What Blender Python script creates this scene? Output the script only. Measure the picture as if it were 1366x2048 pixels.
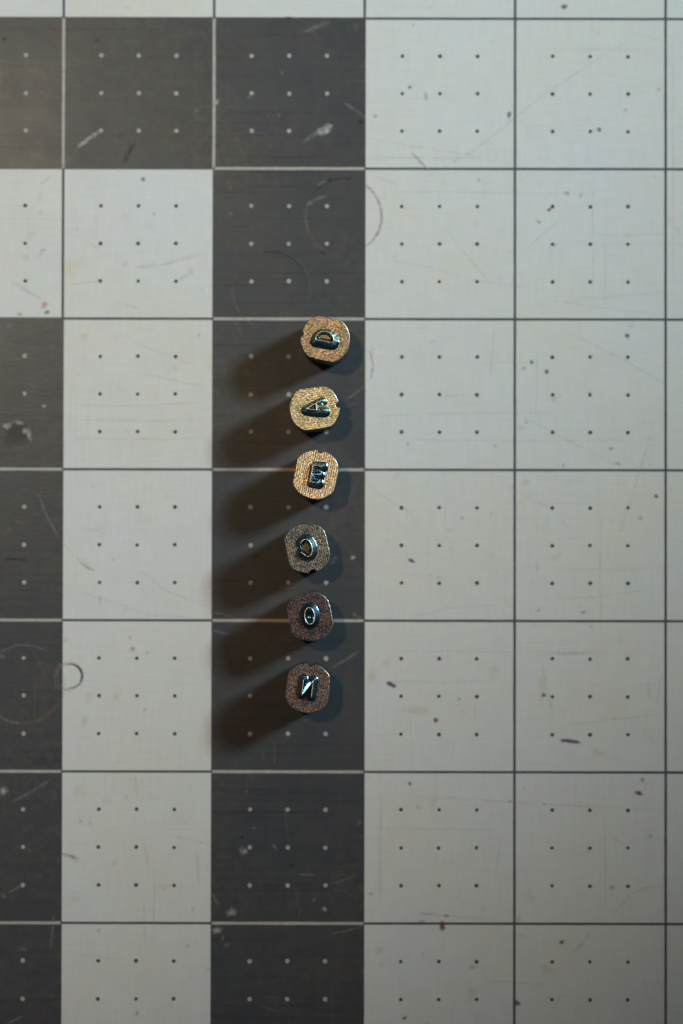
import bpy, math, random
import numpy as np
from mathutils import Matrix, Vector

for o in list(bpy.data.objects):
    bpy.data.objects.remove(o)
scene = bpy.context.scene
C = scene.collection
MM = 0.001

# ------------------------------------------------------------------ camera
CAM_AT = Vector((-3.548, -15.571, 479.845)) * MM
ROT = Vector((0.0176042, 0.0004227, 0.0019171))
CAM_R = Matrix.Rotation(ROT.length, 3, ROT.normalized())
F_PX = 5702.4                       # focal length in pixels of the 1366 x 2048 photograph
cam_d = bpy.data.cameras.new('camera')
cam = bpy.data.objects.new('camera', cam_d)
C.objects.link(cam)
cam.matrix_world = Matrix.Translation(CAM_AT) @ CAM_R.to_4x4()
cam_d.sensor_fit = 'VERTICAL'
cam_d.sensor_height = 36.0
cam_d.lens = F_PX / 2048 * 36.0
cam_d.clip_start = 0.01
cam_d.clip_end = 20
cam_d.dof.use_dof = True
cam_d.dof.focus_distance = 0.4694
cam_d.dof.aperture_fstop = 5.4
scene.camera = cam

# ------------------------------------------------------------------ world and lamps
world = bpy.data.worlds.new('World')
scene.world = world
world.use_nodes = True
bg = world.node_tree.nodes['Background']
bg.inputs[0].default_value = (0.55, 0.68, 0.8, 1)
bg.inputs[1].default_value = 0.035


def lamp(name, loc, aim, power, color, radius, size_deg, blend):
    d = bpy.data.lights.new(name, 'SPOT')
    d.energy = power
    d.color = color
    d.shadow_soft_size = radius
    d.spot_size = math.radians(size_deg)
    d.spot_blend = blend
    o = bpy.data.objects.new(name, d)
    C.objects.link(o)
    o.location = loc
    o.rotation_euler = (Vector(aim) - Vector(loc)).to_track_quat('-Z', 'Y').to_euler()
    o['kind'] = 'helper'
    return o


# cool lamp up and to one side (long soft shadows), warm lamp close to the lens (short crisp shadows)
lamp('cool_lamp', (0.640, 0.352, 0.525), (-0.112, 0.077, 0), 39.4, (0.765, 0.945, 1.0), 0.078, 31.0, 1.0)
lamp('warm_lamp', (-0.254, 0.200, 1.10), (-0.070, 0.035, 0), 14.5, (1.0, 0.593, 0.324), 0.024, 21.0, 1.0)

vs = scene.view_settings
scene.display_settings.display_device = 'sRGB'
vs.view_transform = 'Standard'
vs.look = 'None'
vs.exposure = 0.0
vs.gamma = 1.0
vs.use_curve_mapping = False
scene.cycles.use_denoising = True
scene.cycles.max_bounces = 6


# ------------------------------------------------------------------ helpers
def at(x, y, z=0.0):
    """point at height z (metres) over the mat that the photograph shows at pixel x, y"""
    d = CAM_R @ Vector(((x - 683) / F_PX, -(y - 1024) / F_PX, -1.0))
    t = (z - CAM_AT.z) / d.z
    return CAM_AT + d * t


def mesh_obj(name, verts, faces, mat, parent=None, smooth=False, loc=None):
    me = bpy.data.meshes.new(name)
    me.from_pydata(verts, [], faces)
    me.update()
    if smooth:
        me.polygons.foreach_set('use_smooth', [True] * len(me.polygons))
    if mat:
        me.materials.append(mat)
    return link(name, me, parent, loc)


def link(name, me, parent=None, loc=None):
    o = bpy.data.objects.new(name, me)
    C.objects.link(o)
    o.parent = parent
    if loc is not None:
        o.location = loc
    return o


class NT:
    """small helper to write node graphs"""
    def __init__(self, name):
        self.m = bpy.data.materials.new(name)
        self.m.use_nodes = True
        self.t = self.m.node_tree
        self.b = self.t.nodes['Principled BSDF']

    def n(self, kind, **kw):
        nd = self.t.nodes.new(kind)
        for k, v in kw.items():
            setattr(nd, k, v)
        return nd

    def l(self, a, b):
        self.t.links.new(a, b)

    def val(self, sock, v):
        if hasattr(v, 'is_output'):
            self.l(v, sock)
        else:
            sock.default_value = v

    def pos(self):
        return self.n('ShaderNodeNewGeometry').outputs['Position']

    def obj(self):
        return self.n('ShaderNodeTexCoord').outputs['Object']

    def mapping(self, vec, scale=(1, 1, 1), rot=(0, 0, 0), loc=(0, 0, 0)):
        m = self.n('ShaderNodeMapping')
        self.l(vec, m.inputs['Vector'])
        m.inputs['Scale'].default_value = scale
        m.inputs['Rotation'].default_value = rot
        m.inputs['Location'].default_value = loc
        return m.outputs[0]

    def noise(self, vec, scale, detail=3.0, rough=0.55, color=False, dist=0.0):
        nd = self.n('ShaderNodeTexNoise')
        self.l(vec, nd.inputs['Vector'])
        nd.inputs['Scale'].default_value = scale
        nd.inputs['Detail'].default_value = detail
        nd.inputs['Roughness'].default_value = rough
        nd.inputs['Distortion'].default_value = dist
        return nd.outputs['Color' if color else 'Fac']

    def ramp(self, fac, a, b, lo=0.0, hi=1.0):
        nd = self.n('ShaderNodeMapRange')
        nd.clamp = True
        self.l(fac, nd.inputs['Value'])
        nd.inputs['From Min'].default_value = a
        nd.inputs['From Max'].default_value = b
        nd.inputs['To Min'].default_value = lo
        nd.inputs['To Max'].default_value = hi
        return nd.outputs[0]

    def math(self, op, a, b=0.0):
        nd = self.n('ShaderNodeMath', operation=op)
        self.val(nd.inputs[0], a)
        self.val(nd.inputs[1], b)
        return nd.outputs[0]

    def mix(self, fac, a, b, mode='MIX'):
        nd = self.n('ShaderNodeMix', data_type='RGBA', blend_type=mode)
        self.val(nd.inputs[0], fac)
        for s, v in ((nd.inputs[6], a), (nd.inputs[7], b)):
            self.val(s, v if hasattr(v, 'is_output') else (*v, 1))
        return nd.outputs[2]

    def bump(self, height, strength, distance):
        nd = self.n('ShaderNodeBump')
        nd.inputs['Strength'].default_value = strength
        nd.inputs['Distance'].default_value = distance
        self.l(height, nd.inputs['Height'])
        self.l(nd.outputs[0], self.b.inputs['Normal'])

    def out(self, **kw):
        names = {'color': 'Base Color', 'rough': 'Roughness', 'metal': 'Metallic', 'spec': 'Specular IOR Level', 'alpha': 'Alpha'}
        for k, v in kw.items():
            if isinstance(v, tuple) and len(v) == 3:
                v = (*v, 1)
            self.val(self.b.inputs[names[k]], v)
        return self.m


# ------------------------------------------------------------------ mat materials
def light_ink(name='light_vinyl', tint=(0.618, 0.668, 0.682)):
    t = NT(name)
    p = t.pos()
    big = t.ramp(t.noise(p, 32, 4), 0.35, 0.7)
    col = t.mix(big, tuple(c * k for c, k in zip(tint, (0.985, 1.0, 1.02))), tuple(c * k for c, k in zip(tint, (1.0, 0.975, 0.90))))
    blot = t.noise(p, 330, 3, 0.6, color=True)
    col = t.mix(0.10, col, blot, 'OVERLAY')
    # worn knife lines, along and across
    for sc, rot, amt in (((2600, 16, 1), 0.012, 0.11), ((14, 2400, 1), -0.01, 0.10), ((2300, 10, 1), 0.62, 0.05), ((9, 2600, 1), 0.3, 0.05)):
        s = t.noise(t.mapping(p, sc, (0, 0, rot)), 1.0, 2, 0.5)
        s = t.math('MULTIPLY', t.ramp(s, 0.62, 0.80), t.ramp(t.noise(p, 42, 2), 0.42, 0.66))
        col = t.mix(t.math('MULTIPLY', s, amt * 3.2), col, (0.30, 0.31, 0.27))
    weave = t.math('ADD', t.noise(t.mapping(p, (3200, 180, 1)), 1.0, 2), t.noise(t.mapping(p, (180, 3200, 1)), 1.0, 2))
    col = t.mix(t.ramp(weave, 0.8, 1.3, 0.0, 0.17), col, (0.35, 0.36, 0.31))
    # yellowed and greyed stains
    st = t.ramp(t.noise(p, 95, 2, 0.5, dist=0.6), 0.66, 0.82)
    st = t.math('MULTIPLY', st, t.ramp(t.noise(p, 25, 2), 0.45, 0.62))
    col = t.mix(t.math('MULTIPLY', st, 0.7), col, (0.60, 0.51, 0.30))
    gr = t.ramp(t.noise(p, 260, 4, 0.65), 0.64, 0.82)
    col = t.mix(t.math('MULTIPLY', gr, 0.38), col, (0.25, 0.26, 0.24))
    # pin-prick dirt
    v = t.n('ShaderNodeTexVoronoi', feature='F1')
    t.l(p, v.inputs['Vector'])
    v.inputs['Scale'].default_value = 260
    sp = t.math('MULTIPLY', t.ramp(v.outputs['Distance'], 0.05, 0.11, 1.0, 0.0), t.ramp(t.noise(p, 150, 1), 0.58, 0.62))
    col = t.mix(t.math('MULTIPLY', sp, 0.35), col, (0.16, 0.15, 0.13))
    t.bump(t.math('ADD', weave, t.noise(p, 900, 3)), 0.12, 0.00005)
    return t.out(color=col, rough=t.ramp(t.noise(p, 120, 3), 0.3, 0.7, 0.42, 0.55), spec=0.35)


def dark_ink(name='dark_vinyl', tint=(0.053, 0.061, 0.073)):
    t = NT(name)
    p = t.pos()
    col = t.mix(t.ramp(t.noise(p, 40, 4), 0.35, 0.7), tint, (tint[0] * 1.15, tint[1] * 1.1, tint[2] * 1.02))
    # brown rubbed haze
    hz = t.math('MULTIPLY', t.ramp(t.noise(p, 70, 4, 0.6), 0.45, 0.75), t.ramp(t.noise(p, 450, 4, 0.65), 0.35, 0.7))
    col = t.mix(t.math('MULTIPLY', hz, 0.55), col, (0.098, 0.080, 0.062))
    col = t.mix(0.22, col, t.noise(p, 420, 4, 0.65, color=True), 'OVERLAY')
    for sc, rot, amt in (((30, 2300, 1), 0.005, 0.22), ((2300, 26, 1), 0.02, 0.18), ((2400, 30, 1), 0.9, 0.10), ((2400, 30, 1), -0.7, 0.10)):
        s = t.noise(t.mapping(p, sc, (0, 0, rot)), 1.0, 2, 0.5)
        s = t.math('MULTIPLY', t.ramp(s, 0.58, 0.80), t.ramp(t.noise(p, 60, 2), 0.40, 0.62))
        col = t.mix(t.math('MULTIPLY', s, amt), col, (0.16, 0.155, 0.145))
    s = t.ramp(t.noise(t.mapping(p, (26, 1500, 1)), 1.0, 2), 0.55, 0.8)
    col = t.mix(t.math('MULTIPLY', s, 0.62), col, (0.030, 0.032, 0.036))
    fz = t.ramp(t.noise(p, 1500, 4, 0.7), 0.62, 0.8)
    col = t.mix(t.math('MULTIPLY', fz, 0.32), col, (0.16, 0.15, 0.14))
    fl = t.math('MULTIPLY', t.ramp(t.noise(p, 620, 5, 0.72), 0.46, 0.68), t.ramp(t.noise(p, 48, 3), 0.40, 0.62))
    col = t.mix(t.math('MULTIPLY', fl, 0.45), col, (0.135, 0.108, 0.080))
    t.b.inputs['Specular Tint'].default_value = (0.62, 0.88, 1.0, 1)
    t.bump(t.noise(t.mapping(p, (500, 2200, 1)), 1.0, 4), 0.22, 0.00006)
    return t.out(color=col, rough=t.ramp(t.noise(p, 140, 4), 0.3, 0.7, 0.25, 0.32), spec=0.21)


def line_ink(name, col):
    t = NT(name)
    p = t.pos()
    c = t.mix(t.ramp(t.noise(p, 900, 3), 0.35, 0.75), col, tuple(v * 0.78 for v in col))
    return t.out(color=c, rough=0.5, spec=0.35)


M_LIGHT = light_ink()
M_DARK = dark_ink()
M_LINE_D = line_ink('dark_line_ink', (0.062, 0.085, 0.108))
M_LINE_L = line_ink('light_line_ink', (0.42, 0.43, 0.40))
M_DOT_D = line_ink('dark_dot_ink', (0.055, 0.068, 0.075))
M_DOT_L = line_ink('light_dot_ink', (0.38, 0.40, 0.40))
M_CORE = line_ink('grey_core', (0.07, 0.07, 0.075))


# ------------------------------------------------------------------ cutting mat
G = 25.4 * MM
ORI_I, ORI_J = 2, 3                # grid crossing that sits at the world origin


def gx(i): return (i - ORI_I) * G
def gy(j): return (ORI_J - j) * G


def is_dark(i, j):
    """cell whose upper left crossing is i, j"""
    if j == 0 and i <= 1:
        return True
    if i == 1 and j >= 0:
        return True
    if i == -1 and j >= 2:
        return True
    if j == 2 and i <= -1:
        return True
    return False


I0, I1, J0, J1 = -9, 12, -8, 16     # whole mat in cells
VI0, VI1, VJ0, VJ1 = -1, 4, -1, 6   # cells the photograph shows
HD = 0.205 * MM                      # half width of a dark line
HL = 0.24 * MM                      # half width of a light line
Z_SQ, Z_LN, Z_DOT, Z_MK = 0.03 * MM, 0.05 * MM, 0.06 * MM, 0.075 * MM

mat = bpy.data.objects.new('cutting_mat', None)
C.objects.link(mat)
mat['label'] = 'worn cutting mat with pale and charcoal squares, grid lines and dots under the stamps'
mat['category'] = 'cutting mat'

x0, x1, y0, y1 = gx(I0) - .012, gx(I1) + .012, gy(J1) - .012, gy(J0) + .012
zb = -2.0 * MM
mesh_obj('mat_sheet', [(x0, y0, zb), (x1, y0, zb), (x1, y1, zb), (x0, y1, zb), (x0, y0, 0), (x1, y0, 0), (x1, y1, 0), (x0, y1, 0)],
         [(3, 2, 1, 0), (4, 5, 6, 7), (0, 1, 5, 4), (1, 2, 6, 5), (2, 3, 7, 6), (3, 0, 4, 7)], M_CORE, mat)


def square(i, j):
    """corners of the printed square; a dark square runs over the line width where it meets a pale one"""
    d = is_dark(i, j)

    def off(ni, nj):
        if is_dark(ni, nj) == d:
            return -HD if not d else 0.0
        return HD if d else -HD
    a, b = gx(i) - off(i - 1, j), gx(i + 1) + off(i + 1, j)
    c, e = gy(j + 1) - off(i, j + 1), gy(j) + off(i, j - 1)
    return a, b, c, e


def quad(a, b, c, e, z):
    return [(a, c, z), (b, c, z), (b, e, z), (a, e, z)]


rest = {True: ([], []), False: ([], [])}
for j in range(J0, J1):
    for i in range(I0, I1):
        a, b, c, e = square(i, j)
        d = is_dark(i, j)
        if VI0 <= i <= VI1 and VJ0 <= j <= VJ1:
            mesh_obj('charcoal_square' if d else 'pale_square', quad(a, b, c, e, Z_SQ), [(0, 1, 2, 3)], M_DARK if d else M_LIGHT, mat)
        else:
            v, f = rest[d]
            k = len(v)
            v += quad(a, b, c, e, Z_SQ)
            f.append((k, k + 1, k + 2, k + 3))
for d, nm in ((True, 'charcoal_squares_beyond_view'), (False, 'pale_squares_beyond_view')):
    o = mesh_obj('outer_charcoal_print' if d else 'outer_pale_print', *rest[d], M_DARK if d else M_LIGHT, mat)
    o['kind'] = 'stuff'

# grid lines: one piece for each unbroken run of one colour
rnd = random.Random(4)


def run(p, q, horizontal, at_c, colour):
    h = HD if colour == 'd' else HL
    n = max(2, int((q - p) / (2.2 * MM)))
    v, f = [], []
    for k in range(n + 1):
        s = p + (q - p) * k / n
        w1, w2 = h * (1 + rnd.uniform(-.10, .10)), h * (1 + rnd.uniform(-.10, .10))
        if horizontal:
            v += [(s, at_c - w1, Z_LN), (s, at_c + w2, Z_LN)]
        else:
            v += [(at_c + w1, s, Z_LN), (at_c - w2, s, Z_LN)]
        if k:
            m = 2 * k
            f.append((m - 2, m, m + 1, m - 1))
    mesh_obj('grid_line', v, f, M_LINE_D if colour == 'd' else M_LINE_L, mat)


def kind(c1, c2):
    if is_dark(*c1) != is_dark(*c2):
        return None
    return 'l' if is_dark(*c1) else 'd'


for j in range(VJ0 - 1, VJ1 + 3):               # horizontal
    i = VI0 - 2
    while i < VI1 + 3:
        k = kind((i, j - 1), (i, j))
        e = i + 1
        while e < VI1 + 3 and kind((e, j - 1), (e, j)) == k:
            e += 1
        if k:
            run(gx(i), gx(e), True, gy(j), k)
        i = e
for i in range(VI0 - 1, VI1 + 3):               # vertical, kept a hair short of crossing lines of the other set
    j = VJ0 - 2
    while j < VJ1 + 3:
        k = kind((i - 1, j), (i, j))
        e = j + 1
        while e < VJ1 + 3 and kind((i - 1, e), (i, e)) == k:
            e += 1
        if k:
            for s in range(j, e):
                g = HD * 1.12 if k == 'd' else HL * 1.12
                run(gy(s + 1) + (g if s < e - 1 or k == 'd' else 0), gy(s) - (g if s > j or k == 'd' else 0), False, gx(i), k)
        j = e

# dots


def disc(r, n=14, jit=0.0, seed=0):
    q = random.Random(seed)
    pts = [(r * (1 + q.uniform(-jit, jit)) * math.cos(2 * math.pi * k / n), r * (1 + q.uniform(-jit, jit)) * math.sin(2 * math.pi * k / n), 0) for k in range(n)]
    return pts, [tuple(range(n))]


dot_me = {}
for d in (True, False):
    me = bpy.data.meshes.new('grid_dot')
    me.from_pydata(*(lambda v, f: (v, [], f))(*disc(0.36 * MM if d else 0.315 * MM, 16, 0.06, 3)))
    me.materials.append(M_DOT_L if d else M_DOT_D)
    dot_me[d] = me
VIEW_X = (at(-10, 1024).x, at(1376, 1024).x)
VIEW_Y = (at(683, 2058).y, at(683, -10).y)
extra = {True: ([], []), False: ([], [])}
for j in range(VJ0 - 2, VJ1 + 3):
    for i in range(VI0 - 2, VI1 + 3):
        d = is_dark(i, j)
        for a in (1, 2, 3):
            for b in (1, 2, 3):
                x, y = gx(i) + G * a / 4, gy(j) - G * b / 4
                if VIEW_X[0] < x < VIEW_X[1] and VIEW_Y[0] < y < VIEW_Y[1]:
                    o = link('grid_dot', dot_me[d], mat, (x + rnd.uniform(-.04, .04) * MM, y + rnd.uniform(-.04, .04) * MM, Z_DOT))
                    k = rnd.uniform(0.93, 1.08)
                    o.scale = (k * rnd.uniform(.95, 1.05), k * rnd.uniform(.95, 1.05), 1)
                    o.rotation_euler.z = rnd.uniform(0, 6.28)
                else:
                    v, f = extra[d]
                    pv, pf = disc(0.37 * MM if d else 0.30 * MM, 8)
                    k = len(v)
                    v += [(x + p[0], y + p[1], Z_DOT) for p in pv]
                    f.append(tuple(k + q for q in pf[0]))
for d in (True, False):
    o = mesh_obj('outer_dot_print', *extra[d], M_DOT_L if d else M_DOT_D, mat)
    o['kind'] = 'stuff'


# ------------------------------------------------------------------ wear on the mat
def mark_mat(name, col, alpha, scale=1600, lo=0.3, hi=0.62, rough=0.5):
    t = NT(name)
    p = t.pos()
    a = t.ramp(t.noise(p, scale, 3, 0.6), lo, hi, alpha * 0.15, alpha)
    ed = t.n('ShaderNodeAttribute', attribute_name='edge').outputs['Fac']
    a = t.math('MULTIPLY', a, t.ramp(ed, 0.0, 0.75))
    return t.out(color=col, rough=rough, spec=0.4, alpha=a)


W_BRIGHT = mark_mat('white_scuff', (0.52, 0.53, 0.52), 0.62, 1400, 0.28, 0.58)
W_FAINT = mark_mat('grey_scuff', (0.32, 0.33, 0.33), 0.36)
W_HAIR = mark_mat('hair_scratch', (0.32, 0.31, 0.29), 0.16)
W_BROWN = mark_mat('brown_scuff', (0.24, 0.16, 0.11), 0.42)
W_DARK = mark_mat('dark_cut', (0.012, 0.012, 0.013), 0.6)
W_LINE = mark_mat('grey_cut', (0.24, 0.245, 0.22), 0.13, 500)
W_LINE2 = mark_mat('grey_cut_strong', (0.17, 0.17, 0.17), 0.40)
W_PALE = mark_mat('pale_scuff_and_highlight', (0.76, 0.77, 0.76), 0.40)  # pale scuffs and chips, also the painted highlight of the small punch ring
W_PEN = mark_mat('violet_pen', (0.085, 0.07, 0.17), 0.85, 1200, 0.2, 0.45)
W_PEN2 = mark_mat('faint_violet_pen', (0.22, 0.18, 0.30), 0.5)
W_RUST = mark_mat('rust_speck', (0.20, 0.06, 0.025), 0.9, 900, 0.1, 0.3)
W_SPECK = mark_mat('dark_speck', (0.09, 0.085, 0.07), 0.75, 1200, 0.1, 0.4)
W_YEL = mark_mat('yellow_stain', (0.60, 0.47, 0.18), 0.18, 500)
W_BLUE = mark_mat('blue_smear', (0.30, 0.46, 0.55), 0.25, 700)
W_PINK = mark_mat('pink_speck', (0.75, 0.33, 0.30), 0.7, 900, 0.1, 0.4)
W_TEAL = mark_mat('teal_speck', (0.10, 0.22, 0.27), 0.8, 900, 0.1, 0.4)
W_RING = mark_mat('blue_grey_cut', (0.05, 0.065, 0.085), 0.75, 900, 0.2, 0.4)
W_DIM = mark_mat('dull_cut', (0.016, 0.016, 0.018), 0.36)
W_PIT = mark_mat('dull_pit', (0.060, 0.066, 0.066), 0.6, 500, 0.2, 0.5)
MARK_N = [0]
PX = 1 / 11.88 * MM


def soft(o, edge):
    a = o.data.attributes.new('edge', 'FLOAT', 'POINT')
    a.data.foreach_set('value', edge)
    return o


def ribbon(name, pts, width, m, taper=0.35, wob=0.12):
    """thin mark along pixel points, width in photograph pixels"""
    MARK_N[0] += 1
    q = random.Random(MARK_N[0] * 7)
    z = Z_MK + MARK_N[0] * 0.00025 * MM
    P = [at(x, y, z).to_2d() for x, y in pts]
    # resample
    seg = [(P[k + 1] - P[k]).length for k in range(len(P) - 1)]
    L = sum(seg)
    n = max(5, min(60, int(L / (0.6 * MM))))
    S, acc, k = [], 0.0, 0
    for s in range(n + 1):
        tt = L * s / n
        while k < len(seg) - 1 and tt > acc + seg[k]:
            acc += seg[k]
            k += 1
        S.append(P[k].lerp(P[k + 1], min(1, (tt - acc) / max(seg[k], 1e-9))))
    v, f, edge = [], [], []
    for s, c in enumerate(S):
        d = (S[min(s + 1, n)] - S[max(s - 1, 0)]).normalized()
        nn = Vector((-d.y, d.x))
        u = s / n
        w = width * PX / 2 * min(1, (min(u, 1 - u) / taper) ** 0.6 + 0.12) if taper else width * PX / 2
        a, b = w * (1 + q.uniform(-wob, wob) * 2), w * (1 + q.uniform(-wob, wob) * 2)
        v += [(*(c + nn * a * 1.45), z), (*c, z), (*(c - nn * b * 1.45), z)]
        fade = min(1.0, min(u, 1 - u) / 0.18 + 0.1)
        edge += [0.0, fade, 0.0]
        if s:
            m2 = 3 * s
            f += [(m2 - 3, m2 - 2, m2 + 1, m2), (m2 - 2, m2 - 1, m2 + 2, m2 + 1)]
    return soft(mesh_obj(name, v, f, m, mat), edge)


def arc_pts(cx, cy, r, a0, a1, n=28, ry=None):
    ry = ry or r
    return [(cx + r * math.cos(math.radians(a0 + (a1 - a0) * k / n)), cy + ry * math.sin(math.radians(a0 + (a1 - a0) * k / n))) for k in range(n + 1)]


def blob(name, x, y, rx, ry, m, rot=0.0, jit=0.28):
    MARK_N[0] += 1
    q = random.Random(MARK_N[0] * 13)
    z = Z_MK + MARK_N[0] * 0.00025 * MM
    c = at(x, y, z)
    n = 16
    ph = [q.uniform(0, 6.28) for _ in range(3)]
    v = [(c.x, c.y, z)]
    for k in range(n):
        t = 2 * math.pi * k / n
        r = 1.3 + jit * (0.6 * math.sin(2 * t + ph[0]) + 0.5 * math.sin(3 * t + ph[1]) + 0.4 * math.sin(5 * t + ph[2]))
        a, b = rx * PX * r * math.cos(t), ry * PX * r * math.sin(t)
        cr, sr = math.cos(-rot), math.sin(-rot)
        v.append((c.x + a * cr - b * sr, c.y + a * sr + b * cr, z))
    return soft(mesh_obj(name, v, [(0, k + 1, (k + 1) % n + 1) for k in range(n)], m, mat), [1.0] + [0.0] * n)


# scratches on the charcoal squares
for pts, w, m in (
    ([(152, 298), (180, 275), (205, 259)], 9, W_BRIGHT), ([(116, 341), (124, 333), (140, 315)], 5, W_FAINT),
    ([(602, 66), (630, 55), (664, 42)], 8, W_FAINT), ([(604, 286), (630, 268), (645, 262)], 8, W_FAINT),
    ([(630, 268), (648, 260), (667, 249)], 14, W_BRIGHT), ([(685, 202), (706, 218), (729, 232)], 6, W_FAINT),
    ([(728, 232), (748, 244)], 4, W_PALE), ([(466, 258), (482, 300), (498, 342)], 4, W_HAIR),
    ([(610, 412), (630, 400), (655, 391)], 8, W_FAINT), ([(632, 372), (656, 361)], 6, W_FAINT),
    ([(660, 1337), (690, 1320), (724, 1297)], 5, W_FAINT), ([(536, 1278), (560, 1279), (588, 1282)], 4, W_HAIR),
    ([(659, 1131), (668, 1121), (677, 1109)], 7, W_FAINT), ([(421, 1224), (440, 1227), (468, 1236)], 4, W_FAINT),
    ([(421, 1261), (436, 1263), (460, 1270)], 4, W_FAINT), ([(703, 1224), (712, 1232), (724, 1237)], 6, W_FAINT),
    ([(76, 985), (92, 1030), (121, 1081)], 4.5, W_FAINT), ([(62, 1295), (85, 1340), (112, 1390)], 3.5, W_HAIR),
    ([(17, 1607), (60, 1585), (110, 1554)], 5, W_FAINT), ([(107, 1578), (114, 1602)], 6, W_HAIR),
    ([(14, 1787), (30, 1779), (46, 1769)], 5, W_FAINT), ([(0, 1786), (12, 1796)], 7, W_FAINT),
    ([(108, 1826), (105, 1860), (101, 1902)], 5, W_FAINT), ([(8, 2048), (24, 2043), (48, 2031)], 5, W_FAINT),
    ([(424, 1785), (430, 1800), (440, 1812)], 5, W_FAINT), ([(656, 1868), (690, 1863), (728, 1852)], 4, W_FAINT),
    ([(566, 1600), (573, 1650), (577, 1690)], 3.5, W_HAIR), ([(588, 1770), (594, 1800), (601, 1842)], 4, W_HAIR),
    ([(714, 1652), (724, 1638)], 6, W_FAINT), ([(700, 1668), (728, 1674)], 4, W_HAIR),
    ([(594, 1745), (602, 1750), (632, 1749)], 5, W_FAINT), ([(660, 1768), (690, 1760), (706, 1750), (710, 1745)], 4, W_FAINT),
    ([(664, 1780), (694, 1781)], 5, W_HAIR), ([(624, 1806), (632, 1794)], 5, W_FAINT), ([(634, 1790), (640, 1783)], 4, W_HAIR),
    ([(543, 1688), (556, 1702)], 6, W_FAINT), ([(650, 1690), (656, 1675)], 5, W_HAIR),
    ([(720, 1928), (727, 1950)], 6, W_HAIR), ([(422, 1960), (428, 2000)], 5, W_HAIR), ([(520, 2010), (560, 2026)], 5, W_HAIR),
    ([(608, 1940), (616, 1965)], 4, W_HAIR), ([(520, 1990), (570, 2000)], 3, W_HAIR),
    ([(460, 628), (474, 648), (486, 672)], 6, W_HAIR), ([(498, 640), (505, 650)], 5, W_BROWN), ([(470, 612), (480, 622)], 7, W_BROWN),
    ([(546, 1480), (550, 1500), (548, 1535)], 5, W_HAIR), ([(524, 1500), (530, 1530)], 4, W_HAIR),
    ([(690, 800), (712, 787), (730, 768)], 4, W_FAINT), ([(682, 816), (706, 808), (722, 804)], 4, W_HAIR),
    ([(605, 1442), (625, 1436)], 4, W_HAIR), ([(590, 735), (592, 770)], 6, W_BROWN),
    ([(100, 640), (104, 646), (118, 652)], 4, W_HAIR), ([(98, 636), (104, 662)], 5, W_HAIR),
    ([(10, 318), (26, 328), (40, 332)], 6, W_FAINT), ([(246, 330), (262, 296), (272, 282)], 9, W_DIM),
    ([(3, 110), (2, 190)], 5, W_HAIR), ([(530, 225), (538, 235), (543, 241)], 6, W_HAIR), ([(534, 285), (545, 298)], 9, W_HAIR),
    ([(455, 355), (460, 375), (464, 384)], 7, W_HAIR), ([(710, 45), (713, 65)], 5, W_HAIR),
):
    ribbon('scratch', pts, w, m)

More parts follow.
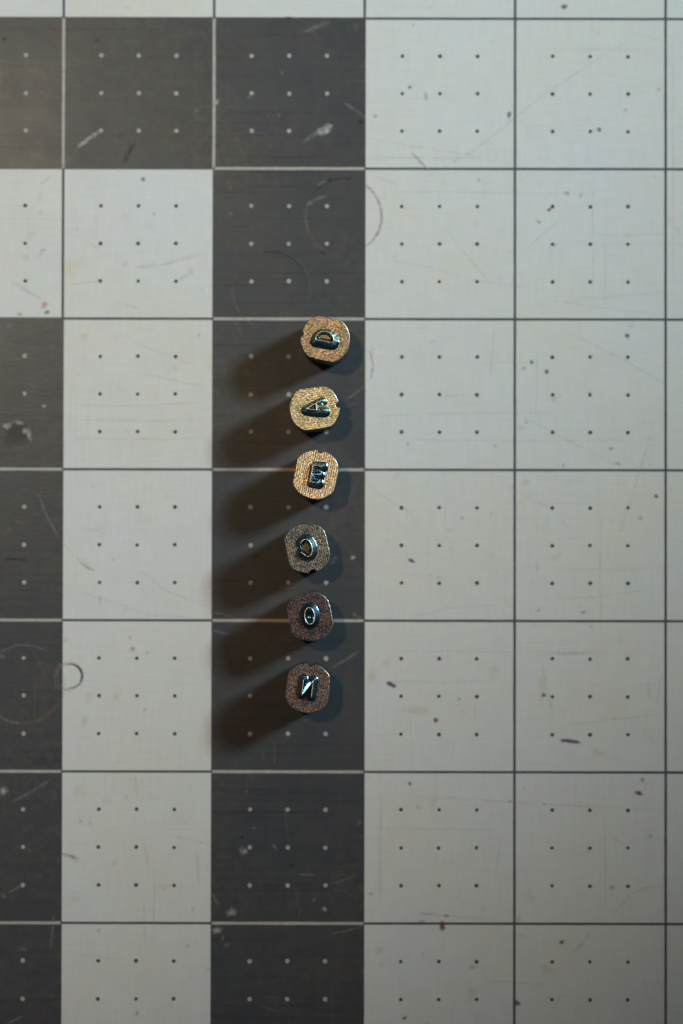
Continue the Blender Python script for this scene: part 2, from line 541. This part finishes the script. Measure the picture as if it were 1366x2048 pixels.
# cuts and hair lines on the pale squares
for pts, w, m in (
    ([(820, 301), (838, 320), (860, 344)], 4, W_LINE2), ([(826, 303), (862, 343)], 2.5, W_PALE),
    ([(121, 1081), (150, 1112), (196, 1144)], 3, W_LINE), ([(154, 1117), (170, 1127), (184, 1134)], 8, W_PALE), ([(158, 1124), (175, 1136), (193, 1143)], 3, W_LINE2),
    ([(165, 1060), (206, 1060)], 2.5, W_LINE), ([(1010, 820), (1080, 850), (1245, 938)], 2.5, W_LINE), ([(730, 968), (790, 1008), (838, 1034)], 2.5, W_LINE),
    ([(1000, 960), (1040, 985), (1110, 1020)], 2.5, W_LINE), ([(1315, 805), (1290, 910), (1230, 1100)], 2.5, W_LINE), ([(1120, 658), (1240, 715), (1350, 780)], 2.5, W_LINE),
    ([(725, 832), (860, 828), (1160, 824)], 2.5, W_LINE), ([(880, 793), (945, 790)], 3, W_LINE), ([(725, 878), (900, 880), (1320, 882)], 2.5, W_LINE),
    ([(725, 275), (990, 318)], 2, W_LINE), ([(725, 314), (900, 316), (985, 314)], 3, W_LINE), ([(745, 384), (900, 384), (1150, 388), (1290, 371)], 2.5, W_LINE),
    ([(730, 510), (860, 535), (950, 560), (1100, 582)], 2, W_LINE), ([(1366, 580), (1200, 596), (1080, 592)], 2, W_LINE), ([(1060, 595), (1180, 612), (1320, 630)], 2, W_LINE),
    ([(1290, 60), (1200, 115), (1080, 195), (950, 300), (860, 350), (800, 372)], 3, W_LINE), ([(1250, 62), (1330, 82)], 2, W_LINE),
    ([(880, 440), (915, 490), (985, 570)], 2.5, W_LINE), ([(1185, 340), (1186, 480), (1188, 620)], 2.5, W_LINE), ([(1212, 430), (1210, 620)], 2.5, W_LINE),
    ([(1202, 1010), (1200, 1180), (1205, 1290)], 2.5, W_LINE), ([(1015, 1210), (900, 1215), (800, 1240)], 2.5, W_LINE), ([(1080, 1202), (1200, 1192), (1320, 1176)], 2.5, W_LINE),
    ([(1075, 1136), (1250, 1140), (1366, 1132)], 2.5, W_LINE), ([(1080, 1295), (1080, 1310), (1110, 1450)], 3, W_LINE), ([(735, 1302), (1000, 1304), (1305, 1306)], 2.5, W_LINE),
    ([(740, 1362), (900, 1365), (990, 1360)], 2.5, W_LINE), ([(1120, 1452), (1230, 1438), (1330, 1428)], 3, W_LINE), ([(740, 1590), (890, 1596), (1050, 1606), (1366, 1623)], 3, W_LINE),
    ([(730, 1655), (1000, 1660)], 2.5, W_LINE), ([(817, 1810), (850, 1828), (900, 1832), (970, 1838)], 5, W_LINE), ([(968, 1812), (962, 1840)], 6, W_LINE),
    ([(828, 1828), (870, 1826)], 5, W_LINE), ([(1225, 1832), (1260, 1790), (1300, 1772), (1330, 1775)], 4, W_LINE), ([(1220, 1670), (1245, 1688)], 4, W_LINE),
    ([(1140, 1915), (1165, 1885), (1185, 1860)], 6, W_LINE), ([(1105, 2025), (1125, 1985)], 4, W_LINE), ([(1010, 1860), (1070, 1880)], 4, W_LINE), ([(960, 1960), (1115, 1970)], 3, W_LINE),
    ([(951, 1400), (950, 1440)], 3, W_LINE), ([(1000, 1690), (990, 1760)], 4, W_LINE), ([(762, 1580), (760, 1820)], 4, W_LINE), ([(1210, 1640), (1212, 1830)], 3, W_LINE),
    ([(1127, 924), (1127, 938)], 3, W_LINE2), ([(270, 1550), (276, 1600)], 3.5, W_LINE), ([(290, 1680), (296, 1740)], 5, W_LINE), ([(308, 1700), (308, 1900)], 3, W_LINE),
    ([(288, 1790), (290, 1900)], 4, W_LINE), ([(384, 1825), (386, 1812)], 6, W_LINE), ([(395, 1700), (397, 1770)], 4, W_LINE), ([(340, 1670), (418, 1688)], 3, W_LINE),
    ([(135, 1905), (250, 1920)], 2.5, W_LINE), ([(130, 810), (250, 812), (420, 804)], 3, W_LINE), ([(128, 838), (300, 842), (425, 838)], 3, W_LINE), ([(130, 875), (330, 879), (420, 874)], 3, W_LINE),
    ([(270, 534), (330, 528), (420, 503)], 7, W_LINE), ([(270, 534), (300, 536)], 5, W_LINE), ([(355, 560), (385, 545)], 8, W_LINE), ([(398, 570), (408, 590)], 6, W_LINE),
    ([(20, 560), (60, 585), (85, 600)], 8, W_LINE), ([(70, 520), (95, 495)], 5, W_LINE), ([(170, 480), (200, 500)], 4, W_LINE), ([(130, 570), (220, 560)], 3, W_LINE),
    ([(230, 600), (280, 618)], 4, W_LINE), ([(80, 370), (105, 350)], 5, W_LINE), ([(255, 680), (400, 735)], 2.5, W_LINE), ([(250, 740), (420, 775)], 2.5, W_LINE),
    ([(250, 1112), (330, 1180), (420, 1215)], 2.5, W_LINE), ([(125, 1170), (300, 1230), (415, 1236)], 2.5, W_LINE), ([(200, 1195), (202, 1215)], 5, W_LINE),
    ([(1345, 20), (1348, 620)], 2.5, W_LINE), ([(745, 350), (800, 372)], 5, W_LINE), ([(882, 350), (890, 372)], 7, W_LINE), ([(1050, 500), (1130, 430)], 3, W_LINE),
    ([(1310, 1420), (1325, 1345)], 3, W_LINE), ([(1295, 1360), (1300, 1400)], 6, W_LINE), ([(1075, 700), (1072, 840)], 3, W_LINE), ([(990, 650), (980, 760)], 3, W_LINE),
):
    ribbon('cut_line', pts, w, m, taper=0.3)

# pen strokes
for pts, w, m in (([(1119, 1480), (1140, 1482), (1163, 1485)], 6, W_PEN), ([(772, 1365), (780, 1367), (793, 1375)], 7, W_PEN), ([(816, 1118), (822, 1120), (830, 1125)], 5, W_PEN),
                  ([(121, 1706), (140, 1711), (160, 1719)], 6, W_PEN2), ([(740, 700), (747, 730), (742, 762)], 3, W_PEN2)):
    ribbon('pen_mark', pts, w, m, taper=0.15)

# rings left by a hole punch
for c, w, m in (
    (arc_pts(690, 432, 74, -70, 62, ry=74), 4.5, W_PEN2), (arc_pts(694, 432, 72, -48, 20), 3, W_PALE), (arc_pts(688, 432, 76, -160, -70), 4, W_DIM),
    (arc_pts(688, 432, 78, 110, 190), 4, W_HAIR), (arc_pts(686, 434, 74, 150, 215), 6, W_HAIR), (arc_pts(545, 575, 72, -110, -20), 5, W_DIM), (arc_pts(547, 577, 74, -80, 20), 4, W_HAIR),
    (arc_pts(545, 580, 80, 110, 200), 4, W_HAIR), (arc_pts(45, 1370, 80, 20, 100, ry=77), 7, W_BROWN), (arc_pts(45, 1370, 80, 90, 150, ry=77), 5, W_FAINT),
    (arc_pts(48, 1370, 82, -130, -55, ry=80), 4, W_FAINT), (arc_pts(46, 1370, 84, -40, 30, ry=82), 5, W_HAIR),
    (arc_pts(141, 1352, 24, -130, 110), 3.2, W_RING), (arc_pts(141, 1352, 28, 60, 300), 4, W_FAINT), (arc_pts(141, 1352, 24, -70, 30), 3.5, W_RING), (arc_pts(141, 1352, 30, -90, 60), 4, W_PALE), (arc_pts(142, 1352, 26, 60, 110), 3, W_LINE),  # the pale outer arc is the small ring's highlight, painted on
    (arc_pts(142, 1354, 34, 110, 250), 6, W_HAIR), (arc_pts(35, 872, 27, 30, 130), 8, W_BROWN), (arc_pts(30, 1130, 30, 215, 325, ry=14), 6, W_DARK), (arc_pts(32, 1120, 28, 240, 310, ry=6), 4, W_BROWN),
    (arc_pts(30, 1056, 26, 260, 330, ry=12), 6, W_BROWN),
):
    ribbon('punch_ring', c, w, m, taper=0.25, wob=0.2)

# chips and scuffed spots
for x, y, rx, ry, m, rot in (
    (434, 1861, 11, 6, W_BRIGHT, -0.25), (445, 1877, 4, 6, W_FAINT, 0.5), (453, 1891, 5, 7, W_FAINT, 0.5), (463, 1824, 9, 9, W_BRIGHT, 0.6), (461, 1819, 4, 4, W_DARK, 0),
    (487, 1702, 8, 7, W_BRIGHT, -0.4), (486, 1699, 4, 3.5, W_DARK, 0), (485, 1674, 3, 3, W_DARK, 0), (585, 1730, 4, 4, W_DARK, 0), (493, 1583, 3, 4, W_FAINT, 0), (508, 1656, 5, 3, W_FAINT, 0),
    (433, 205, 5, 7, W_BRIGHT, 0.6), (393, 221, 6, 4, W_FAINT, 0), (494, 745, 8, 7, W_FAINT, 0), (88, 812, 4.5, 4, W_BRIGHT, 0), (18, 652, 5, 6, W_BLUE, 0), (706, 1115, 5, 4, W_BRIGHT, 0),
    (649, 1818, 4.8, 4.8, W_BRIGHT, 0), (7, 1582, 9, 8, W_BRIGHT, 0.3), (3, 1312, 7, 5, W_FAINT, 0.6), (8, 1056, 0.1, 0.1, W_FAINT, 0),
    (35, 868, 26, 23, W_PIT, 0), (14, 852, 9, 6, W_BRIGHT, -0.4), (38, 845, 8, 5, W_BRIGHT, 0.1), (49, 861, 5, 5, W_BRIGHT, 0), (58, 868, 6, 11, W_BRIGHT, -0.2), (26, 844, 6, 3, W_FAINT, 0),
    (10, 78, 6, 5, W_DIM, 0), (195, 80, 6, 5, W_DIM, 0), (113, 57, 5, 6, W_BROWN, 0), (243, 270, 5, 4, W_DIM, 0), (558, 230, 5, 4, W_FAINT, 0), (564, 147, 4, 4, W_FAINT, 0),
    (498, 195, 4, 6, W_FAINT, 0.3), (462, 428, 5, 5, W_FAINT, 0), (512, 1113, 10, 6, W_DIM, -0.3), (16, 1057, 6, 3, W_BROWN, 0), (40, 628, 6, 4, W_BROWN, 0), (608, 422, 5, 5, W_BROWN, 0),
    (660, 360, 5, 4, W_DARK, 0), (698, 358, 5, 3, W_DARK, 0), (646, 505, 5, 4, W_DARK, 0), (630, 492, 10, 3, W_BROWN, 0.5), (676, 512, 7, 4, W_HAIR, 0), (692, 478, 3, 10, W_HAIR, 0.1),
    (578, 35, 7, 3, W_DARK, 0), (722, 243, 6, 5, W_DARK, 0.3), (46, 1898, 10, 4, W_FAINT, -0.2), (57, 1698, 4, 5, W_HAIR, 0),
):
    blob('scuff', x, y, rx, ry, m, rot)

# specks of dirt, paint and rust on the pale squares
for x, y, rx, ry, m, rot in (
    (872, 1440, 5, 4, W_RUST, 0.3), (885, 1852, 5.5, 9, W_RUST, 0), (1278, 1586, 8, 4, W_RUST, 0.5), (1129, 13, 6, 5, W_SPECK, -0.6), (1019, 229, 4, 6, W_SPECK, 0), (1199, 259, 4.5, 4, W_SPECK, 0),
    (752, 232, 4, 3.5, W_LINE2, 0), (820, 174, 3.5, 3, W_SPECK, 0), (853, 192, 4, 8, W_LINE2, 0), (1078, 443, 7, 4, W_LINE2, 0.6), (1099, 419, 3.5, 3.5, W_RUST, 0), (1134, 386, 6, 4, W_LINE2, 0), (1162, 391, 4, 4, W_LINE2, 0),
    (1255, 671, 4.5, 4.5, W_SPECK, 0), (1313, 992, 4, 4, W_SPECK, 0), (1281, 1036, 4, 4, W_LINE2, 0), (1088, 1390, 4, 4.5, W_SPECK, 0), (1124, 1884, 4.5, 4, W_SPECK, 0), (1035, 2006, 6, 5, W_SPECK, 0),
    (813, 2033, 6, 7, W_PALE, 0.3), (809, 2036, 4, 3, W_SPECK, 0), (90, 609, 7, 6, W_PINK, -0.5), (95, 624, 4.5, 4, W_TEAL, 0), (287, 358, 4, 4, W_TEAL, 0), (997, 1143, 4, 7, W_PALE, 0), (1130, 1043, 5, 3, W_PALE, 0.7),
    (1167, 1224, 7, 3.5, W_LINE2, 0), (1078, 1220, 4, 3, W_LINE2, 0), (1222, 897, 6, 3, W_LINE2, 0), (1236, 927, 9, 3, W_LINE2, 0.3), (1053, 844, 5, 3, W_LINE2, 0.4), (1285, 1559, 4, 6, W_LINE2, 0), (820, 1567, 3, 3.5, W_SPECK, 0),
    (742, 1788, 5, 4, W_LINE2, 0), (1225, 1775, 5, 5, W_LINE2, 0), (1301, 1672, 4, 5, W_LINE2, 0), (919, 1398, 4, 3, W_LINE2, 0), (1094, 743, 4, 4, W_RUST, 0), (1048, 736, 4, 3.5, W_LINE2, 0), (1064, 724, 4, 4, W_TEAL, 0),
    (843, 1843, 6, 5, W_LINE2, 0), (893, 1832, 5, 4, W_LINE2, 0), (945, 1935, 5, 4, W_LINE2, 0), (265, 1298, 5, 7, W_LINE2, 0.5), (201, 1196, 5, 6, W_LINE, 0), (132, 1280, 6, 6, W_LINE, 0), (217, 1600, 10, 8, W_PALE, 0), (155, 1718, 8, 11, W_PALE, 0.4),
    (152, 1798, 10, 5, W_PALE, -0.6), (162, 1642, 4, 3, W_LINE2, 0), (180, 1645, 6, 4, W_LINE, 0), (230, 1724, 6, 8, W_LINE, 0.6), (252, 1594, 5, 7, W_LINE, 0.5), (275, 2026, 4, 4, W_PINK, 0), (375, 1892, 6, 5, W_LINE, 0),
    (1050, 1575, 4, 6, W_PALE, 0), (1078, 1130, 4, 18, W_PALE, 0), (765, 1928, 6, 6, W_PALE, 0), (745, 700, 7, 9, W_PALE, 0), (1340, 440, 6, 6, W_LINE, 0), (1310, 352, 4, 4, W_LINE, 0), (865, 682, 6, 3, W_LINE, 0),
    (250, 528, 7, 5, W_LINE, 0), (382, 542, 7, 10, W_LINE, 0), (80, 395, 5, 6, W_LINE, 0), (85, 500, 5, 5, W_LINE, 0), (82, 425, 5, 5, W_LINE, 0), (775, 1080, 4, 3, W_LINE, 0), (900, 1061, 8, 4, W_LINE, 0), (983, 1027, 4, 4, W_LINE, 0),
    (1145, 1306, 30, 6, W_BLUE, 0), (774, 1327, 9, 9, W_YEL, 0), (1196, 1506, 14, 9, W_YEL, 0.6), (866, 1604, 11, 8, W_YEL, 0), (760, 1900, 10, 9, W_YEL, 0), (838, 1615, 6, 6, W_YEL, 0), (1044, 856, 8, 6, W_YEL, 0),
    (1052, 964, 9, 8, W_YEL, 0), (1108, 800, 8, 6, W_YEL, 0), (1036, 1838, 7, 12, W_YEL, 0), (1085, 1375, 8, 30, W_YEL, 0), (990, 1345, 10, 22, W_YEL, 0.3), (835, 1420, 26, 10, W_YEL, 0), (160, 1580, 12, 16, W_YEL, 0), (330, 1772, 12, 8, W_YEL, 0),
    (180, 1395, 8, 14, W_YEL, 0), (235, 1390, 8, 12, W_YEL, 0), (170, 1440, 8, 10, W_YEL, 0), (52, 515, 9, 9, W_YEL, 0), (170, 672, 9, 8, W_YEL, 0), (745, 1350, 10, 14, W_YEL, 0), (1062, 1790, 8, 12, W_YEL, 0), (1096, 1940, 14, 12, W_YEL, 0), (945, 1985, 10, 18, W_YEL, 0),
):
    blob('speck', x, y, rx, ry, m, rot)


# ------------------------------------------------------------------ stamp materials
def face_metal(name, cols, stripe, rough, bump, spark):
    """plated, ground end face: patches of interference colour, grain, painted glitter and parallel grinding lines"""
    t = NT(name)
    p = t.obj()
    pa = t.ramp(t.noise(p, 420, 3, 0.6), 0.36, 0.64)
    pb = t.ramp(t.noise(t.mapping(p, loc=(0.3, 0.1, 0.2)), 620, 3, 0.6), 0.40, 0.66)
    col = t.mix(pa, cols[0], cols[1])
    col = t.mix(pb, col, cols[2])
    grain = t.noise(p, 3300, 3, 0.75)
    gcol = t.noise(t.mapping(p, loc=(0.05, 0.4, 0.1)), 2300, 3, 0.65, color=True)
    col = t.mix(0.38, col, gcol, 'OVERLAY')
    vo = t.n('ShaderNodeTexVoronoi', feature='F1')
    t.l(t.mapping(p, (0.6, 1.0, 1.0)), vo.inputs['Vector'])
    vo.inputs['Scale'].default_value = 8000
    sx = t.n('ShaderNodeSeparateColor')
    t.l(vo.outputs['Color'], sx.inputs[0])
    glitter = t.ramp(sx.outputs[0], 0.0, 1.0, 0.25, 1.55)  # glitter painted into the colour, a random brightness for each cell
    cmb = t.n('ShaderNodeCombineColor')
    for k in range(3):
        t.l(glitter, cmb.inputs[k])
    col = t.mix(1.0, col, cmb.outputs[0], 'MULTIPLY')
    dark = t.ramp(grain, 0.42, 0.54)
    col = t.mix(t.math('MULTIPLY', t.math('SUBTRACT', 1.0, dark), spark), col, tuple(c * 0.16 for c in cols[0]))
    lines = t.n('ShaderNodeTexWave', wave_type='BANDS', bands_direction='Y', wave_profile='SIN')
    t.l(t.mapping(p, (1, 1, 1)), lines.inputs['Vector'])
    lines.inputs['Scale'].default_value = 900
    lines.inputs['Distortion'].default_value = 0.5
    lines.inputs['Detail'].default_value = 2
    lines.inputs['Detail Scale'].default_value = 3.0
    lf = t.ramp(lines.outputs['Fac'], 0.15, 0.55)
    brk = t.ramp(t.noise(p, 900, 2), 0.3, 0.6)
    sl = t.math('MULTIPLY', t.math('MULTIPLY', t.math('SUBTRACT', 1.0, lf), brk), stripe)
    col = t.mix(sl, col, tuple(c * 0.14 for c in cols[0]))
    h = t.math('ADD', t.math('MULTIPLY', grain, 1.0), t.math('MULTIPLY', lines.outputs['Fac'], stripe * 0.8))
    t.bump(h, bump, 0.00007)
    return t.out(color=col, metal=1.0, rough=t.ramp(sx.outputs[1], 0.0, 1.0, rough - 0.17, rough + 0.10))


def steel(name, col, rough, grain=0.15, spread=0.1):
    t = NT(name)
    p = t.obj()
    c = t.mix(t.ramp(t.noise(p, 1500, 4), 0.3, 0.7), col, tuple(v * 0.7 for v in col))
    t.bump(t.noise(p, 6000, 3), grain, 0.00003)
    return t.out(color=c, metal=1.0, rough=t.ramp(t.noise(p, 2200, 3), 0.3, 0.7, rough - spread, rough + spread))


M_BODY = steel('dark_plated_steel', (0.14, 0.135, 0.13), 0.40)
M_RIM = steel('bare_worn_edge', (0.62, 0.60, 0.56), 0.34, 0.9)
M_RIDGE = steel('bare_ridge', (0.92, 0.92, 0.92), 0.34, 0.4)
M_SLOPE = steel('teal_glint_letter_steel', (0.27, 0.48, 0.58), 0.19, 0.02, 0.03)  # teal base colour stands in for the cool lamp's reflection on the slopes

# ------------------------------------------------------------------ letter stamps
H_FACE = 10.0 * MM
R_OUT, HALF = 4.10, 3.52            # millimetres: round blank with two flats


def outline(seed, inset=0.0, n=168):
    q = random.Random(seed)
    ph = [q.uniform(0, 6.28) for _ in range(4)]
    nd, nw = q.uniform(0.38, 0.60), q.uniform(0.085, 0.135)
    ro, ha = R_OUT + q.uniform(-.05, .05), HALF + q.uniform(-.07, .07)
    nicks = [(q.uniform(0.4, 5.9), q.uniform(0.04, 0.11), q.uniform(0.03, 0.07)) for _ in range(5)]
    flat = q.uniform(18, 34)
    pts = []
    for k in range(n):
        t = 2 * math.pi * k / n
        a, b = ro, ha / max(abs(math.sin(t)), 1e-3)
        pw = flat
        r = (a ** -pw + b ** -pw) ** (-1 / pw)
        dd = (t + math.pi) % (2 * math.pi) - math.pi
        u = abs(dd) / nw
        if u < 1.35:
            r -= nd * max(0.0, 1 - (u / 1.35) ** 2.6)
        r += 0.018 * math.sin(5 * t + ph[0]) + 0.012 * math.sin(9 * t + ph[1]) + 0.010 * math.sin(23 * t + ph[2]) + q.uniform(-.008, .008)
        for nt, ndp, nwd in nicks:
            r -= ndp * math.exp(-((t - nt) / nwd) ** 2)
        r -= inset
        pts.append((r * math.cos(t), r * math.sin(t)))
    return pts


def loft(name, rings, mat_, parent, cap_bottom=False, smooth=False):
    """rings: list of (points, z in mm)"""
    v, f = [], []
    n = len(rings[0][0])
    for pts, z in rings:
        v += [(x * MM, y * MM, z * MM) for x, y in pts]
    for r in range(len(rings) - 1):
        for k in range(n):
            k2 = (k + 1) % n
            f.append((r * n + k, r * n + k2, (r + 1) * n + k2, (r + 1) * n + k))
    if cap_bottom:
        f.append(tuple(reversed(range(n))))
    return mesh_obj(name, v, f, mat_, parent, smooth)


def letter_mesh(strokes, height, crest, spread, lean, inner):
    """relief letter: sharp worn ridge along the strokes, sloping sides (all in mm, x right, y up)"""
    step = 0.045
    xs = np.arange(-3.0, 3.0 + step, step)
    X, Y = np.meshgrid(xs, xs)
    D = np.full(X.shape, 1e9)
    NX, NY = np.zeros(X.shape), np.zeros(X.shape)
    for s in strokes:
        for (ax, ay), (bx, by) in zip(s[:-1], s[1:]):
            dx, dy = bx - ax, by - ay
            L2 = dx * dx + dy * dy + 1e-12
            t = np.clip(((X - ax) * dx + (Y - ay) * dy) / L2, 0, 1)
            vx, vy = X - (ax + t * dx), Y - (ay + t * dy)
            d = np.hypot(vx, vy)
            m = d < D
            D = np.where(m, d, D)
            NX = np.where(m, vx / (d + 1e-9), NX)
            NY = np.where(m, vy / (d + 1e-9), NY)
    W = spread * (1 - (NX * lean[0] + NY * lean[1]))
    if inner:                                        # the counters are cut steeper than the outer slopes
        ins = np.zeros(X.shape, bool)
        for (ax, ay), (bx, by) in zip(inner, inner[1:] + inner[:1]):
            if abs(by - ay) > 1e-9:
                ins ^= ((ay > Y) != (by > Y)) & (X < (bx - ax) * (Y - ay) / (by - ay) + ax)
        W = np.where(ins, spread * 0.58, W)
    T = np.clip((D - crest) / np.maximum(W - crest, 0.05), 0, 1.5)
    Z = np.where(T <= 1, height * (1 - T) ** 1.45, -0.25 * (T - 1))
    Z = np.maximum(Z, -0.06)
    ok = Z > -0.055
    idx = -np.ones(X.shape, int)
    n = X.shape[0]
    cell = ok[:-1, :-1] & ok[1:, :-1] & ok[:-1, 1:] & ok[1:, 1:]
    v, f, ridge = [], [], []
    zz = Z * MM
    for a, b in zip(*np.nonzero(cell)):
        c = []
        for (p, q) in ((a, b), (a, b + 1), (a + 1, b + 1), (a + 1, b)):
            if idx[p, q] < 0:
                idx[p, q] = len(v)
                v.append((X[p, q] * MM, Y[p, q] * MM, zz[p, q]))
            c.append(int(idx[p, q]))
        f.append(tuple(c))
        ridge.append(bool(D[a:a + 2, b:b + 2].mean() < crest + 0.022))
    return v, f, ridge


ZS = 11.383                          # enlargement of the views the strokes were measured in
K = 1 / ZS / 12.13                   # to millimetres on the face


def stroke(cx, cy, *pts):
    return [((x - cx) * K, (cy - y) * K) for x, y in pts]


def ell(cx, cy, ex, ey, rx, ry, tilt):
    out = []
    for k in range(33):
        t = 2 * math.pi * k / 32
        a, b = rx * math.cos(t), ry * math.sin(t)
        out.append((ex + a * math.cos(tilt) - b * math.sin(tilt), ey + a * math.sin(tilt) + b * math.cos(tilt)))
    return stroke(cx, cy, *out)


GOLD = ((0.86, 0.68, 0.40), (0.92, 0.62, 0.36), (0.80, 0.56, 0.50))
STAMPS = [
    # letter, face centre in the photograph, direction of the notch, label, face colours, stripe, rough, bump, spark, lean, strokes
    ('D', (650.6, 678.0), 168, 'steel letter stamp D lying sideways, mottled brown and gold face, topmost in the column',
     ((0.64, 0.52, 0.26), (0.56, 0.40, 0.34), (0.40, 0.42, 0.26)), 0.12, 0.52, 0.9, 0.65, (0.0, 0.42),
     [stroke(690, 660, (470, 685), (560, 700), (700, 728), (800, 742), (862, 748), (884, 705), (872, 635), (835, 575), (770, 522), (690, 497), (610, 500), (545, 530), (500, 580), (473, 640), (470, 685))]),
    ('A', (629.1, 816.5), 8, 'steel letter stamp A pointing sideways, pale gold and green face, between D and E',
     ((0.90, 0.82, 0.46), (0.86, 0.80, 0.66), (0.52, 0.66, 0.42)), 0.32, 0.50, 0.8, 0.55, (0.0, 0.36),
     [stroke(672, 643, (490, 660), (700, 690), (905, 694)), stroke(672, 643, (490, 655), (640, 575), (835, 470)), stroke(672, 643, (708, 545), (716, 688))]),
    ('E', (631.7, 949.0), 79, 'steel letter stamp E, bright orange gold face with fine parallel grooves',
     ((1.0, 0.90, 0.50), (1.0, 0.80, 0.52), (0.98, 0.78, 0.66)), 0.95, 0.48, 0.7, 0.30, (-0.42, 0.22),
     [stroke(702, 672, (640, 468), (605, 660), (572, 832)), stroke(702, 672, (640, 465), (730, 468), (820, 485)), stroke(702, 672, (608, 663), (690, 668), (745, 672)), stroke(702, 672, (572, 832), (640, 850), (725, 862))]),
    ('C', (614.8, 1096.5), -77.5, 'steel letter stamp C, mirrored, grey speckled face, notch at its lower edge',
     ((0.29, 0.31, 0.28), (0.33, 0.30, 0.21), (0.18, 0.205, 0.22)), 0.40, 0.56, 1.0, 0.85, (0.0, 0.0),
     [stroke(680, 700, (535, 585), (562, 540), (605, 503), (655, 492), (710, 525), (757, 592), (788, 680), (793, 775), (762, 850), (705, 890), (645, 872), (590, 825), (545, 797))]),
    ('O', (620.5, 1232.6), 102, 'steel letter stamp O, dark purple brown face, between C and mirrored N',
     ((0.145, 0.13, 0.155), (0.18, 0.145, 0.135), (0.095, 0.095, 0.125)), 0.06, 0.56, 1.0, 0.80, (0.0, 0.0),
     [ell(688, 655, 675, 645, 112, 190, -0.10)]),
    ('N', (615.8, 1376.0), 84, 'steel letter stamp N, mirrored, dark brown face, lowest in the column',
     ((0.24, 0.21, 0.19), (0.27, 0.215, 0.18), (0.19, 0.185, 0.20)), 0.45, 0.56, 0.9, 0.70, (0.0, -0.05),
     [stroke(692, 695, (592, 512), (575, 680), (556, 850)), stroke(692, 695, (812, 528), (795, 700), (768, 895)), stroke(692, 695, (808, 530), (690, 690), (572, 835))]),
]

INNER = {'D': STAMPS[0][-1][0], 'C': STAMPS[3][-1][0], 'A': stroke(672, 643, (490, 657), (708, 545), (716, 688))}

for n_, (ch, (px, py), ang, label, cols, stripe, rough, bump, spark, lean, strokes) in enumerate(STAMPS):
    top = at(px, py, H_FACE)
    root = bpy.data.objects.new('letter_stamp', None)
    C.objects.link(root)
    root.location = (top.x, top.y, Z_DOT + 0.01 * MM)
    root['label'] = label
    root['category'] = 'letter stamp'
    root['group'] = 'letter stamps standing in a column'
    sd = 31 + n_ * 17
    A = math.radians(ang)

    def put(o):
        o.rotation_euler = (0, 0, A)
        return o
    hf = (H_FACE - root.location.z) / MM
    body = put(loft('body', [(outline(sd, 0.5), 0.0), (outline(sd, 0.12), 0.38), (outline(sd), 0.6), (outline(sd), hf - 1.2), (outline(sd), hf - 0.09)], M_BODY, root, cap_bottom=True))
    put(loft('worn_edge', [(outline(sd), hf - 0.09), (outline(sd, 0.03), hf - 0.03), (outline(sd, 0.09), hf)], M_RIM, root, smooth=True))
    pts = outline(sd, 0.09)
    v = [(0, 0, hf * MM)] + [(x * MM, y * MM, hf * MM) for x, y in pts]
    f = [(0, k + 1, (k + 1) % len(pts) + 1) for k in range(len(pts))]
    put(mesh_obj('face', v, f, face_metal('plated_face_' + ch, cols, stripe, rough, bump, spark), root))
    v, f, ridge = letter_mesh(strokes, 1.05, 0.055, 0.86, lean, INNER.get(ch))
    lo = mesh_obj('raised_letter', v, f, M_SLOPE, root, smooth=True, loc=(0, 0, hf * MM))
    lo.data.materials.append(M_RIDGE)
    lo.data.polygons.foreach_set('material_index', [1 if r else 0 for r in ridge])
    lo['label'] = 'raised mirrored letter ' + ch if ch in 'CN' else 'raised letter ' + ch
